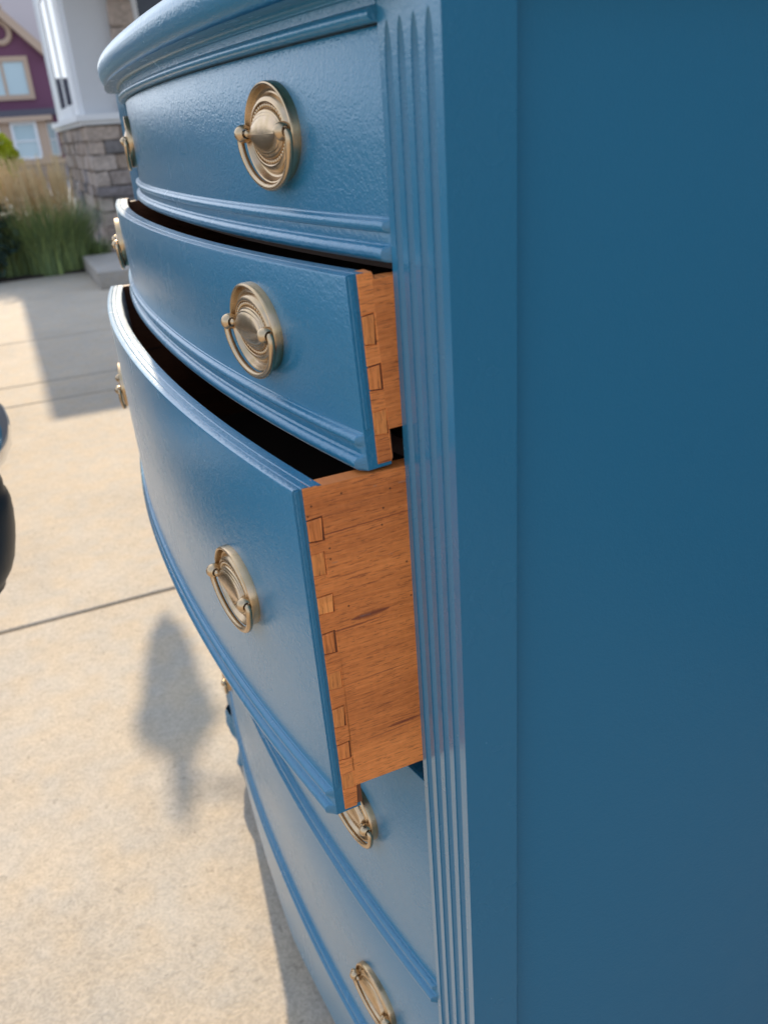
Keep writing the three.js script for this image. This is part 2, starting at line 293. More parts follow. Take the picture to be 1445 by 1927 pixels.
// base: apron with a shaped lower edge and moulding, short carved feet
{
  const yb = BASE, N = 72, pos = [], uv = [], idx = [];
  const low = x => { const t = Math.abs((x - XC) / (HW + 0.03)); return yb - 0.022 - 0.026 * Math.pow(Math.abs(Math.cos(t * Math.PI * 1.0)), 2) - 0.012 * Math.max(0, 1 - t * 5); };
  for (let i = 0; i <= N; i++) { const x = -CW + 0.03 + (CW - 0.06) * i / N, z = bow(x) + 0.001, l = low(x); pos.push(x, yb + 0.075, z, x, l, z, x, l, z - 0.02, x, yb + 0.075, z - 0.02); uv.push(x, 0, x, yb - l, x, yb - l + 0.02, x, 0.3); }
  for (let i = 0; i < N; i++) for (let k = 0; k < 3; k++) { const a = i * 4 + k, b = a + 4; idx.push(a, a + 1, b, b, a + 1, b + 1); }
  let g = new THREE.BufferGeometry(); g.setAttribute('position', new THREE.Float32BufferAttribute(pos, 3)); g.setAttribute('uv', new THREE.Float32BufferAttribute(uv, 2)); g.setIndex(idx);
  mesh('apron', flat(g, 0.5), paint, chest);
  const foot = (sx, front) => {                     // bracket foot with a carved knee, turned outward
    const rings = [], n = 20, H = BASE + 0.02;
    for (let j = 0; j <= 14; j++) {
      const t = j / 14, y = H * (1 - t), out = 0.012 * Math.sin(Math.PI * Math.min(1, t * 1.35 + 0.1)) + 0.012 * Math.max(0, t - 0.62) * 2.4;
      const r = 0.028 * (1 - 0.55 * t) + 0.012 * Math.max(0, t - 0.7) * 2.2;
      rings.push([y, out, r]);
    }
    const p = [], u = [], ix = [];
    rings.forEach(([y, out, r], j) => { for (let i = 0; i <= n; i++) { const a = i / n * 2 * Math.PI, lobe = 1 + 0.07 * Math.cos(a * 6 + y * 90) * (j < 9 ? 1 : 0.2); p.push(out * 0.75 + Math.cos(a) * r * lobe, y, out * 0.75 + Math.sin(a) * r * lobe); u.push(i / n * 0.2, y); } });
    for (let j = 0; j + 1 < rings.length; j++) for (let i = 0; i < n; i++) { const a = j * (n + 1) + i, b = a + n + 1; ix.push(a, a + 1, b, b, a + 1, b + 1); }
    const c = p.length / 3; p.push(rings[14][1] * 0.75, 0, rings[14][1] * 0.75); u.push(0, 0); for (let i = 0; i < n; i++) ix.push(c, 14 * (n + 1) + i, 14 * (n + 1) + i + 1);
    const g2 = new THREE.BufferGeometry(); g2.setAttribute('position', new THREE.Float32BufferAttribute(p, 3)); g2.setAttribute('uv', new THREE.Float32BufferAttribute(u, 2)); g2.setIndex(ix);
    g2.scale(sx, 1, front); if (sx * front < 0) { const id = g2.index.array; for (let i = 0; i < id.length; i += 3) { const t = id[i]; id[i] = id[i + 1]; id[i + 1] = t; } }
    return flat(g2, 0.7);
  };
  for (const [x, sx] of [[-0.034, 1], [-CW + 0.034, -1]]) for (const [z, f] of [[-0.022, 1], [BACK + 0.04, -1]]) mesh('foot', foot(sx, f).translate(x, 0, z), paint, chest);
}

// ------ the brass pulls
function dish(profile, a, b, n = 72) {              // [[radius fraction, z], ...] swept round an ellipse, rim keeps its width
  const pos = [], uv = [], idx = [], M = profile.length;
  for (let i = 0; i <= n; i++) { const t = i / n * 2 * Math.PI; profile.forEach(([f, z], k) => { const w = (1 - f) * b * 1.0, ex = Math.max(0, a - w * (0.62 * f + 0.38 * 1.0) - (a - b) * 0.45 * (1 - f)), ey = Math.max(0, b - w); pos.push(f < 1e-6 ? 0 : ex * Math.cos(t), f < 1e-6 ? 0 : ey * Math.sin(t), z); uv.push(ex * Math.cos(t), ey * Math.sin(t)); }); }
  for (let i = 0; i < n; i++) for (let k = 0; k + 1 < M; k++) { const p = i * M + k, q = p + M; idx.push(p, q, p + 1, q, q + 1, p + 1); }
  const g = new THREE.BufferGeometry(); g.setAttribute('position', new THREE.Float32BufferAttribute(pos, 3)); g.setAttribute('uv', new THREE.Float32BufferAttribute(uv, 2)); g.setIndex(idx);
  return toCreasedNormals((() => { const t = g.toNonIndexed(); t.computeVertexNormals(); return t; })(), 0.55);
}
const PA = 0.0370, PB = 0.0304;
const ell = f => { const w = (1 - f) * PB; return [PA - w * (0.62 * f + 0.38) - (PA - PB) * 0.45 * (1 - f), PB - w]; };
const plateGeo = dish([[1, -0.003], [1, 0.0034], [0.985, 0.0047], [0.955, 0.0052], [0.93, 0.0049], [0.905, 0.0038], [0.88, 0.0024], [0.85, 0.0013], [0.81, 0.0009], [0.78, 0.0012], [0.755, 0.0021], [0.725, 0.0035], [0.69, 0.0044], [0.65, 0.0047], [0.625, 0.0048], [0.605, 0.0045], [0.60, 0.0034], [0.49, 0.0034], [0.482, 0.0044], [0.465, 0.0051], [0.43, 0.0053], [0.415, 0.0057], [0.395, 0.0062], [0.36, 0.0064], [0.35, 0.0067], [0.27, 0.0076], [0.16, 0.0084], [0.06, 0.0087], [0, 0.0088]], PA, PB);
const beadGeo = (() => { const l = [], n = 44; for (let i = 0; i < n; i++) { const t = i / n * 2 * Math.PI, [ex, ey] = ell(0.545); const s = new THREE.SphereGeometry(0.00125, 7, 5).scale(1.15, 1.15, 0.9); s.translate(ex * Math.cos(t), ey * Math.sin(t), 0.0036); l.push(s); } return merge(l); })();
const POST = 0.0317, PY = 0.001, PZ = 0.0076;
const postGeo = (() => {                            // a stem and a rounded knuckle, bored through for the bail
  const stem = new THREE.CylinderGeometry(0.0034, 0.0042, 0.006, 16).rotateX(Math.PI / 2).translate(0, 0, 0.0030);
  const csg = new Evaluator(); csg.attributes = ['position', 'normal', 'uv']; csg.useGroups = false;
  const ball = new Brush(new THREE.SphereGeometry(0.0056, 24, 18).scale(0.95, 1.02, 1.12).translate(0, 0, PZ + 0.0003));
  const hole = new Brush(new THREE.CylinderGeometry(0.0033, 0.0033, 0.03, 18).rotateZ(Math.PI / 2).translate(0, 0, PZ));
  ball.updateMatrixWorld(); hole.updateMatrixWorld();
  const g = flat(csg.evaluate(ball, hole, SUBTRACTION).geometry, 0.6);
  return merge([g, stem]);
})();
const bailGeo = (() => {
  const z = PZ, pts = [];
  pts.push(V(POST - 0.0062, PY, z), V(POST + 0.001, PY, z), V(POST + 0.0052, PY - 0.0006, z), V(POST + 0.0068, PY - 0.004, z + 0.0002));
  const n = 14; for (let i = 1; i < n; i++) { const a = -i / n * Math.PI; pts.push(V((POST + 0.0068) * Math.cos(a), PY - 0.004 + 0.0288 * Math.sin(a), z + 0.0006 - 0.0016 * Math.abs(Math.sin(a)))); }
  for (const p of pts.slice(0, 4).reverse()) pts.push(V(-p.x, p.y, p.z));
  const g = new THREE.TubeGeometry(new THREE.CatmullRomCurve3(pts, false, 'centripetal'), 96, 0.0024, 12, false);
  const cap = s => new THREE.SphereGeometry(0.0024, 10, 8).translate(s * (POST - 0.0062), PY, z);
  return merge([g, cap(1), cap(-1)]);
})();
const pullProto = new THREE.Mesh(plateGeo, brass); pullProto.castShadow = pullProto.receiveShadow = true;
{
  const add = (n, g, x) => { const m = new THREE.Mesh(g, brass); m.name = n; m.castShadow = m.receiveShadow = true; m.position.x = x; pullProto.add(m); };
  add('beading', beadGeo, 0);
  const pl = postGeo.clone().translate(0, PY, 0); add('post', pl, POST); add('post', pl, -POST); add('bail', bailGeo, 0);
}

// ------ the five drawers
const TOPS = [0.0436, -0.0742, -0.1912, -0.4492, -0.7040], BOTS = [-0.0712, -0.1897, -0.4457, -0.7008, -0.9572];
const OUT = [-0.0028, 0.0233, 0.0687, -0.0028, -0.0028], TILT = [0, 0.0385, 0.0146, 0, 0], SKEW = [0, -0.0077, 0.0068, 0, 0];
const PULLY = [-0.0025, -0.1205, -0.3095, -0.564, -0.829];
const DL = -CW + 2 * WP;                             // left end of a drawer in its own x (right end is 0)
const dbow = x => B * (1 - Math.pow(Math.min(1, Math.abs((x + HW) / HW)), BN));
const dslope = x => { const t = (x + HW) / HW; return -B * BN / HW * Math.sign(t) * Math.pow(Math.abs(t), BN - 1); };
const ordinal = ['top', 'second', 'third', 'fourth', 'bottom'];
for (let d = 0; d < 5; d++) {
  const h = TOPS[d] - BOTS[d], T = d === 2 ? 0.0185 : 0.0155;
  const prof = [[-T, 0.0005], [0.0025, 0], ...arcPts(0.0022, 0.0046, 0.0046, 0.0046, -Math.PI / 2 + 0.1, Math.PI / 2 - 0.1, 7), [0.0022, 0.0098], [0.0014, 0.0104], [0.0014, 0.0152], ...arcPts(0.0008, 0.0192, 0.0042, 0.0036, -Math.PI / 2 + 0.1, Math.PI / 2 - 0.1, 7), [0.0008, 0.0236], [0, 0.0240], [0, h * 0.5], [0, h - 0.0016], [-0.0005, h - 0.0004], [-0.0016, h]];
  if (d === 2) prof.push([-0.0050, h + 0.0002], [-0.0056, h - 0.0006], [-0.0064, h + 0.0001], [-0.0105, h + 0.0002], [-0.0110, h - 0.0005], [-0.0118, h], [-0.0160, h - 0.0002]); else if (d === 1) prof.push([-0.0060, h + 0.0001], [-0.0066, h - 0.0004], [-0.0072, h]);
  prof.push([-T, h - 0.0006]);
  const dr = mesh('drawer', sweep(prof, DL + 0.0012, -0.0012, dbow, 96, 0.0032), d === 1 || d === 2 ? paint : paint, chest);
  dr.position.set(-WP, EYE + BOTS[d], OUT[d]); dr.rotation.set(Math.atan(TILT[d]), Math.atan(-SKEW[d]), 0);
  dr.userData.label = ordinal[d] + ' drawer' + (d === 1 ? ', pulled open a few centimetres' : d === 2 ? ', pulled open the farthest' : ', closed');
  // side boards: notched in front for the dovetail pins, foot of the front reaching lower
  const depth = 0.42, lap = d === 2 ? 0.0064 : 0.0066, sb = d === 2 ? 0.0215 : 0.0235, st = h - 0.0012 - (d === 1 ? 0.0035 : 0);
  const pins = d === 2 ? [0.0275, 0.0545, 0.0845, 0.1145, 0.1445, 0.1735, 0.2025, 0.2260] : d === 1 ? [0.0285, 0.0560, 0.0840] : [];
  const pinH = i => (d === 2 ? 0.0142 : 0.0150) * [1, 0.9, 1.1, 0.97, 1.06, 0.86, 1.1, 1][i % 8], pinD = i => (d === 2 ? 0.0082 : 0.0072) + [0.0010, 0, -0.0008, 0.0006, -0.0005, 0.0012, -0.0003, 0.0004][i % 8];
  const z0 = -lap;
  for (const s of [0, 1]) {
    const sh = new THREE.Shape();                    // shape x = distance behind the front, shape y = height
    sh.moveTo(-z0, 0.0032); sh.lineTo(-z0 + 0.0085, 0.0032); sh.lineTo(-z0 + 0.0092, 0.006); sh.lineTo(-z0 + 0.0088, sb); sh.lineTo(depth, sb); sh.lineTo(depth, st); sh.lineTo(-z0 + (d === 1 ? 0.0095 : 0.0098), st);
    sh.lineTo(-z0 + (d === 1 ? 0.0085 : 0.0086), h - 0.0006); sh.lineTo(-z0, h - 0.0006);
    if (!s) for (let i = pins.length - 1; i >= 0; i--) { const y = pins[i], w = pinH(i) / 2, g = 0.0008 + 0.0004 * ((i * 5) % 3), D = pinD(i); sh.lineTo(-z0, y + w * 0.9 + g); sh.lineTo(-z0 + D + g, y + w + g); sh.lineTo(-z0 + D + g, y - w - g); sh.lineTo(-z0, y - w * 0.9 - g); }
    const g = new THREE.ExtrudeGeometry(sh, { depth: 0.0115, bevelEnabled: true, bevelSize: 0.0003, bevelThickness: 0.0003, bevelSegments: 1 });
    // shape (x, y, extrude) -> (extrude, y, -x)
    const p = g.attributes.position, uv = g.attributes.uv;
    for (let i = 0; i < p.count; i++) { const a = p.getX(i), b = p.getY(i), c = p.getZ(i); p.setXYZ(i, c, b, -a); uv.setXY(i, a / 0.5 + 0.42 + (d === 2 ? 0 : 0.35 + d * 0.2), b / 0.26 + (d === 2 ? 0 : d * 0.31)); }
    const gg = flat(g, 0.4);
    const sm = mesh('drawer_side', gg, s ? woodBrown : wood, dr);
    sm.position.set(s ? DL + 0.0012 : -0.0118, 0, 0);
    if (d !== 1 && d !== 2) continue;
    if (!s) pins.forEach((y, i) => {
      const w = pinH(i) / 2, D = pinD(i), ps = new THREE.Shape(); const sk = [0.0006, -0.0004, 0.0008, 0, -0.0007, 0.0005, -0.0003, 0.0006][i % 8]; ps.moveTo(-z0 + 0.0002, y - w * 0.9); ps.lineTo(-z0 + D - Math.abs(sk), y - w); ps.lineTo(-z0 + D + sk * 0.5, y + w * 0.97); ps.lineTo(-z0 + 0.0002, y + w * 0.9);
      const pg = new THREE.ExtrudeGeometry(ps, { depth: 0.0116 + 0.0004 * ((i * 7) % 3 - 1), bevelEnabled: true, bevelSize: 0.0004, bevelThickness: 0.0004, bevelSegments: 1 });
      const q = pg.attributes.position, qu = pg.attributes.uv; for (let k = 0; k < q.count; k++) { const a = q.getX(k), b = q.getY(k), c = q.getZ(k); q.setXYZ(k, c, b, -a); qu.setXY(k, b / 0.5 + 0.13 * i, a / 0.25 + 0.21 * i); }
      const pm = mesh('dovetail_pin', flat(pg, 0.4), i % 3 === 1 ? wood : woodPale, dr); pm.position.x = -0.0118;
    });
  }
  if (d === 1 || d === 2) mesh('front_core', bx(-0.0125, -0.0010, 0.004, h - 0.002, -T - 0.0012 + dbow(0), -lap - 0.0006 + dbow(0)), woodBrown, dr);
  if (d === 1 || d === 2) mesh('end_bead', bx(-0.0014, -0.0003, 0.026, h - 0.0008, -lap * 0.66, -0.0012, 0.0004), paint, dr);
  // floor and back of the drawer box
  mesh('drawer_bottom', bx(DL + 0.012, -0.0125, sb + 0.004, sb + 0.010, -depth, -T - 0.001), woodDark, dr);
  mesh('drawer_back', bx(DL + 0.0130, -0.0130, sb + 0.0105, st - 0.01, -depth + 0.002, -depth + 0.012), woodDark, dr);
  dr.updateMatrixWorld(true);
  // two pulls, standing square to the bow
  for (const [px, side] of [[-[0.1325, 0.126, 0.121, 0.119, 0.119][d], 'right'], [DL + (d === 3 ? 0.080 : 0.105), 'left']]) {
    const c = pullProto.clone(); c.name = numbered('drawer_pull'); c.children.forEach(k => { k.name = k.name; });
    chest.add(c);
    const local = new THREE.Matrix4().makeRotationY(Math.atan(-dslope(px))); local.setPosition(px, PULLY[d] - BOTS[d], dbow(px) + 0.0012);
    const m = new THREE.Matrix4().compose(dr.position, dr.quaternion, dr.scale).multiply(local); m.decompose(c.position, c.quaternion, c.scale);
    // each bail hangs a little differently
    c.children[3].rotation.x = rr(-0.04, 0.03);
  }
}

// ---------------------------------------------------------------- hanging lantern on a post (its shadow falls on the driveway)
const ironBlack = new THREE.MeshStandardMaterial({ color: lin(0.02, 0.02, 0.02), roughness: 0.45, metalness: 0.6 });
{
  const L = group('hanging_lantern'); tag(L, 'dark pointed lantern hanging from a scrolled iron bracket on the garage wall', 'lantern');
  const x = -4.32, z = -0.322, y0 = 1.90;
  const body = [[0.001, -0.03], [0.007, 0.0], [0.022, 0.026], [0.042, 0.062], [0.055, 0.11], [0.063, 0.166], [0.069, 0.225], [0.080, 0.275], [0.090, 0.31], [0.088, 0.335], [0.070, 0.36], [0.038, 0.385], [0.024, 0.41], [0.020, 0.44], [0.020, 0.50], [0.012, 0.54], [0.001, 0.55]].map(p => new THREE.Vector2(...p));
  mesh('lantern_body', new THREE.LatheGeometry(body, 12), ironBlack, L).position.set(x, y0, z);
  mesh('bracket', merge([tube([V(x, 2.42, -1.14), V(x, 2.50, -0.9), V(x, 2.47, -0.6), V(x, 2.37, z)], 0.009, 24, 8), tube([V(x, 2.40, z), V(x, 2.33, z - 0.03), V(x, 2.24, z - 0.10), V(x, 2.23, z - 0.19), V(x, 2.32, z - 0.24)], 0.006, 24, 8)]), ironBlack, L);
}

// ---------------------------------------------------------------- the stucco house with its stone base, porch roof and step
const stucco = new THREE.MeshStandardMaterial({ color: lin(0.60, 0.61, 0.615), roughness: 0.9, bumpMap: concreteBump, bumpScale: 0.003 });
const trimWhite = new THREE.MeshStandardMaterial({ color: lin(0.74, 0.74, 0.73), roughness: 0.6 });
const glass = new THREE.MeshPhysicalMaterial({ color: lin(0.02, 0.025, 0.03), roughness: 0.03, metalness: 0, ior: 1.6 });
const roofMat = new THREE.MeshStandardMaterial({ color: lin(0.22, 0.19, 0.18), roughness: 0.95, bumpMap: concreteBump, bumpScale: 0.01 });
{
  const H = group('stucco_house'); tag(H, 'grey stucco house with a rough stone base and tall white framed side window', 'house');
  const X = -9.72, Z = -0.87, Y = 1.42, XB = -13.3;
  mesh('wall', merge([bx(X - 0.3, X - 0.02, Y, 2.96, -7, Z - 0.30), bx(-10.2, X - 0.02, Y, 2.96, Z - 0.30, Z), bx(XB, -12.75, Y, 2.96, Z - 0.3, Z), bx(-12.75, -10.2, 2.86, 2.96, Z - 0.3, Z), bx(XB, X - 0.3, 0, Y, -7, Z - 0.05)]), stucco, H);
  // window in the side wall
  const wf = mesh('window_frame', merge([bx(-12.75, -12.38, Y, 2.86, Z - 0.06, Z + 0.006), bx(-10.72, -10.2, Y, 2.86, Z - 0.06, Z + 0.006), bx(-12.38, -10.72, Y, 1.56, Z - 0.06, Z + 0.02), bx(-12.38, -10.72, 2.76, 2.86, Z - 0.06, Z + 0.006), bx(-11.60, -11.44, 1.56, 2.76, Z - 0.06, Z + 0.004)]), trimWhite, H);
  mesh('pane', bx(-12.38, -11.62, 1.56, 2.76, Z - 0.02, Z - 0.002), glass, wf);
  mesh('pane', bx(-11.42, -10.72, 1.56, 2.76, Z - 0.02, Z - 0.002), glass, wf);
  mesh('room', bx(-12.7, -10.25, Y, 2.86, Z - 0.299, Z - 0.2), ironBlack, H);
  // ledge
  mesh('ledge', merge([bx(X - 0.02, X + 0.10, Y - 0.06, Y + 0.0, -7, Z + 0.10), bx(XB, X - 0.02, Y - 0.06, Y, Z, Z + 0.10), bx(X - 0.02, X + 0.06, Y - 0.10, Y - 0.06, -7, Z + 0.06), bx(XB, X - 0.02, Y - 0.10, Y - 0.06, Z, Z + 0.06)]), trimWhite, H);
  // stones of the base
  const stoneTones = [[0.54, 0.47, 0.42], [0.46, 0.42, 0.40], [0.32, 0.31, 0.33], [0.58, 0.52, 0.47], [0.48, 0.41, 0.35], [0.27, 0.27, 0.28], [0.63, 0.58, 0.54]];
  const sN = tileNoise(512, 20, 91), sN2 = tileNoise(512, 90, 92);
  const stoneMap = texture(512, 512, (x, y) => { const i = y * 512 + x; return grey(toS(0.55 + 0.5 * sN[i] * 0.6 + 0.4 * (sN2[i] - 0.3))); }, true, 1.6, 1.6);
  const stoneMats = stoneTones.map(c => new THREE.MeshStandardMaterial({ color: lin(c[0] * 1.1, c[1] * 0.99, c[2] * 0.9), map: stoneMap, roughness: 0.95, bumpMap: concreteBump, bumpScale: 0.012 }));
  const mortar = new THREE.MeshStandardMaterial({ color: lin(0.22, 0.20, 0.185), roughness: 1 });
  mesh('mortar', merge([bx(X - 0.298, X - 0.04, 0, Y - 0.1, -4, Z - 0.02), bx(XB + 0.01, X - 0.3, 0.0, Y - 0.1, Z - 0.05, Z - 0.02)]), mortar, H);
  const g = rng(77);
  const stone = (x0, x1, y0, y1, z0, z1, pale) => {
    const b = new RoundedBoxGeometry(x1 - x0, y1 - y0, z1 - z0, 1, 0.012), p = b.attributes.position, j = rng(Math.floor(g() * 1e6));
    const off = new Map(); for (let i = 0; i < p.count; i++) { const k = [p.getX(i), p.getY(i), p.getZ(i)].map(v => Math.round(v * 200)).join(); if (!off.has(k)) off.set(k, [rr(-0.010, 0.010, j), rr(-0.008, 0.008, j), rr(-0.010, 0.010, j)]); const o = off.get(k); p.setXYZ(i, p.getX(i) + o[0], p.getY(i) + o[1], p.getZ(i) + o[2]); }
    const q = b.index ? b.toNonIndexed() : b; q.computeVertexNormals(); q.translate((x0 + x1) / 2, (y0 + y1) / 2, (z0 + z1) / 2);
    mesh('stone', boxUV(q), pale ? stoneMats[[3, 6, 0][Math.floor(g() * 3)]] : stoneMats[Math.floor(g() * stoneMats.length)], H);
  };
  let y = 0.0; let row = 0;
  while (y < Y - 0.12) {
    const hgt = Math.min(rr(0.10, 0.19, g), Y - 0.105 - y);
    if (hgt < 0.03) break;
    // front face, from the corner to the right
    let z = Z + 0.03, first = true; while (z > -2.4) { const w = first && row % 2 ? 0.16 : rr(0.18, 0.42, g); stone(X - 0.05 - (first ? 0.1 : 0), X + rr(0.0, 0.04, g), y + 0.006, y + hgt - 0.006, z - w + 0.006, z - 0.006); z -= w; first = false; }
    let x = X - 0.16; while (x > XB + 0.1) { const w = Math.min(rr(0.2, 0.45, g), x - XB); stone(x - w + 0.006, x - 0.006, y + 0.006, y + hgt - 0.006, Z - 0.06, Z + rr(0.0, 0.035, g)); x -= w; }
    y += hgt; row++;
  }
  // stone pier beside the doorway above the ledge, and the doorway
  y = Y + 0.002; while (y < 2.8) { const hgt = rr(0.16, 0.3, g); stone(X - 0.05, X + 0.07 + rr(0, 0.03, g), y, y + hgt - 0.008, -1.52, -1.285 + rr(-0.03, 0.03, g), true); y += hgt; }
  const door = mesh('door_frame', merge([bx(X - 0.04, X + 0.05, Y, 2.94, -1.585, -1.525), bx(X - 0.04, X + 0.05, Y, 2.94, -2.60, -2.54)]), trimWhite, H);
  mesh('door_panel', bx(X - 0.03, X + 0.012, Y, 2.94, -2.54, -1.585), new THREE.MeshStandardMaterial({ color: lin(0.035, 0.042, 0.06), roughness: 0.3 }), door);
  mesh('roof', merge([bx(-12.0, -8.06, 2.965, 3.13, -7.2, -0.40), new THREE.ExtrudeGeometry(new THREE.Shape([V(1.6, 3.12), V(4.2, 4.3), V(7.0, 3.12)].map(p => new THREE.Vector2(p.x, p.y))), { depth: 4.4, bevelEnabled: false }).rotateY(Math.PI / 2).translate(-12.8, 0, 0)]), roofMat, H);
  const st = mesh('step', bx(-8.62, -7.32, 0.0, 0.147, -2.4, -0.465, 0.012), concreteGrey); tag(st, 'low concrete step in front of the stone house base', 'step');
}

// ---------------------------------------------------------------- purple house across the way
{
  const H = group('purple_house'); tag(H, 'purple gabled house with tan trim and pale windows across the street', 'house');
  const k = 36.36 / 26.36, X = -36, zf = z => 0.191 + (z - 0.191) * k, yf = y => EYE + y * k;
  const purple = new THREE.MeshStandardMaterial({ color: lin(0.165, 0.065, 0.110), roughness: 0.9 });
  const tan = new THREE.MeshStandardMaterial({ color: lin(0.50, 0.36, 0.26), roughness: 0.8 });
  const shingle = new THREE.MeshStandardMaterial({ color: lin(0.46, 0.38, 0.35), roughness: 1, bumpMap: concreteBump, bumpScale: 0.02 });
  const slate = new THREE.MeshStandardMaterial({ color: lin(0.10, 0.095, 0.12), roughness: 0.9 });
  const blinds = new THREE.MeshPhysicalMaterial({ color: lin(0.42, 0.55, 0.58), roughness: 0.25, clearcoat: 1, clearcoatRoughness: 0.05 });
  const zApex = zf(-0.90), yApex = yf(3.22), zR = zf(-1.93), yEave = yf(2.17), zL = 2 * zApex - zR;
  // gable wall
  const s = new THREE.Shape(); s.moveTo(-zR, 0); s.lineTo(-zR, yEave); s.lineTo(-zApex, yApex); s.lineTo(-zL, yEave); s.lineTo(-zL, 0);
  const wallG = new THREE.ExtrudeGeometry(s, { depth: 6, bevelEnabled: false }).rotateY(Math.PI / 2).translate(X - 6, 0, 0);
  mesh('wall', wallG, purple, H);
  mesh('wall', bx(X - 9, X - 0.6, 0, yEave, zR - 5, zR), purple, H);
  // barge boards
  const len = Math.hypot(zApex - zR + 0.3, yApex - yEave + 0.3), ang = Math.atan2(yApex - yEave, zApex - zR);
  for (const sd of [1, -1]) { const b = new THREE.BoxGeometry(0.35, 0.26, len).rotateX(sd * -ang); b.translate(X + 0.18, (yApex + yEave) / 2 + 0.02, zApex + -sd * (zApex - zR) / 2); mesh('barge_board', b, tan, H); }
  // big roof behind, its right part sloping towards the street
  const rs = new THREE.BufferGeometry(); const y2 = yf(6.4);
  const q = (a, b, c, d2) => [a, b, c, a, c, d2].flat();
  const zr = zR - 6, zl = zf(-0.96);
  rs.setAttribute('position', new THREE.Float32BufferAttribute([...q([X - 0.4, yEave - 0.05, zr], [X - 0.4, yEave - 0.05, zl], [X - 6.6, y2, zl], [X - 6.6, y2, zr]), ...q([X - 0.4, yEave - 0.3, zr], [X - 0.4, yEave - 0.05, zr], [X - 0.4, yEave - 0.05, zl], [X - 0.4, yEave - 0.3, zl])], 3));
  rs.computeVertexNormals(); rs.setAttribute('uv', new THREE.Float32BufferAttribute(new Float32Array(24), 2));
  const gableRoof = new THREE.BufferGeometry(), e = 0.16;
  gableRoof.setAttribute('position', new THREE.Float32BufferAttribute([...q([X + 0.36, yEave + e - 0.25, zR - 0.25], [X + 0.36, yApex + e, zApex], [X - 6.2, yApex + e, zApex], [X - 6.2, yEave + e - 0.25, zR - 0.25]), ...q([X + 0.36, yEave + e - 0.25, zL + 0.25], [X - 6.2, yEave + e - 0.25, zL + 0.25], [X - 6.2, yApex + e, zApex], [X + 0.36, yApex + e, zApex])], 3));
  gableRoof.computeVertexNormals(); gableRoof.setAttribute('uv', new THREE.Float32BufferAttribute(new Float32Array(24), 2));
  mesh('roof', merge([rs, gableRoof]), shingle, H);
  // round vent
  mesh('round_vent', new THREE.TorusGeometry(0.33, 0.10, 10, 36).rotateY(Math.PI / 2).translate(X + 0.05, yf(2.72), zf(-0.88)), tan, H);
  // upper window
  const win = (z0, z1, y0, y1, t, x, mull, frameMat = tan) => {
    const f = mesh('window', merge([bx(x, x + 0.08, y0 - t, y0, z0 - t, z1 + t), bx(x, x + 0.08, y1, y1 + t, z0 - t, z1 + t), bx(x, x + 0.08, y0, y1, z0 - t, z0), bx(x, x + 0.08, y0, y1, z1, z1 + t), ...(mull === 'v' ? [bx(x + 0.01, x + 0.05, y0, y1, (z0 + z1) / 2 - 0.05, (z0 + z1) / 2 + 0.05)] : [bx(x + 0.01, x + 0.05, (y0 + y1) / 2 - 0.03, (y0 + y1) / 2 + 0.03, z0, z1)])]), frameMat, H);
    if (mull === 'v') { const m = (z0 + z1) / 2; mesh('pane', bx(x, x + 0.02, y0, y1, z0, m - 0.05), blinds, f); mesh('pane', bx(x, x + 0.02, y0, y1, m + 0.05, z1), blinds, f); }
    else { const m = (y0 + y1) / 2; mesh('pane', bx(x, x + 0.02, y0, m - 0.03, z0, z1), blinds, f); mesh('pane', bx(x, x + 0.02, m + 0.03, y1, z0, z1), blinds, f); }
  };
  win(zf(-1.29), zf(-0.2), yf(1.28), yf(2.05), 0.17, X + 0.002, 'v');
  // bay below: tan front, windows, sloping slate roof
  const bz0 = zf(-1.50), bx1 = X + 0.9;
  mesh('bay', merge([bx(X - 0.1, bx1, 0, yf(0.62), bz0, zf(0.7)), bx(X - 0.1, X + 0.4, 0, yf(0.6), zf(-1.72), bz0)]), tan, H);
  mesh('bay_fascia', bx(X - 0.1, bx1 + 0.25, yf(0.62), yf(0.74), zf(-1.66), zf(0.8)), tan, H);
  mesh('bay_roof', bx(X - 0.1, bx1 + 0.18, yf(0.742), yf(0.90), zf(-1.80), zf(0.8)), slate, H);
  win(zf(-1.17), zf(-0.66), yf(-0.22), yf(0.54), 0.10, bx1 + 0.002, 'h', trimWhite);
  win(zf(-0.25), zf(0.3), yf(-0.22), yf(0.54), 0.10, bx1 + 0.002, 'h', trimWhite);
  win(zf(-1.69), zf(-1.53), yf(-0.22), yf(0.52), 0.06, X + 0.402, 'h', trimWhite);
  mesh('foundation', merge([bx(X - 0.05, bx1 + 0.12, 0, yf(-0.45), zf(-1.80), zf(0.8)), bx(X - 0.5, X + 0.1, 0, yf(-0.40), zR - 5, zf(-1.80))]), new THREE.MeshStandardMaterial({ color: lin(0.30, 0.25, 0.23), roughness: 1 }), H);
  mesh('side_wing', bx(X - 5, X - 0.2, 0, 3.4, zf(0.85), 12), slate, H);
  mesh('sill', bx(bx1, bx1 + 0.2, yf(-0.42), yf(-0.32), zf(-1.80), zf(0.8)), tan, H);
}

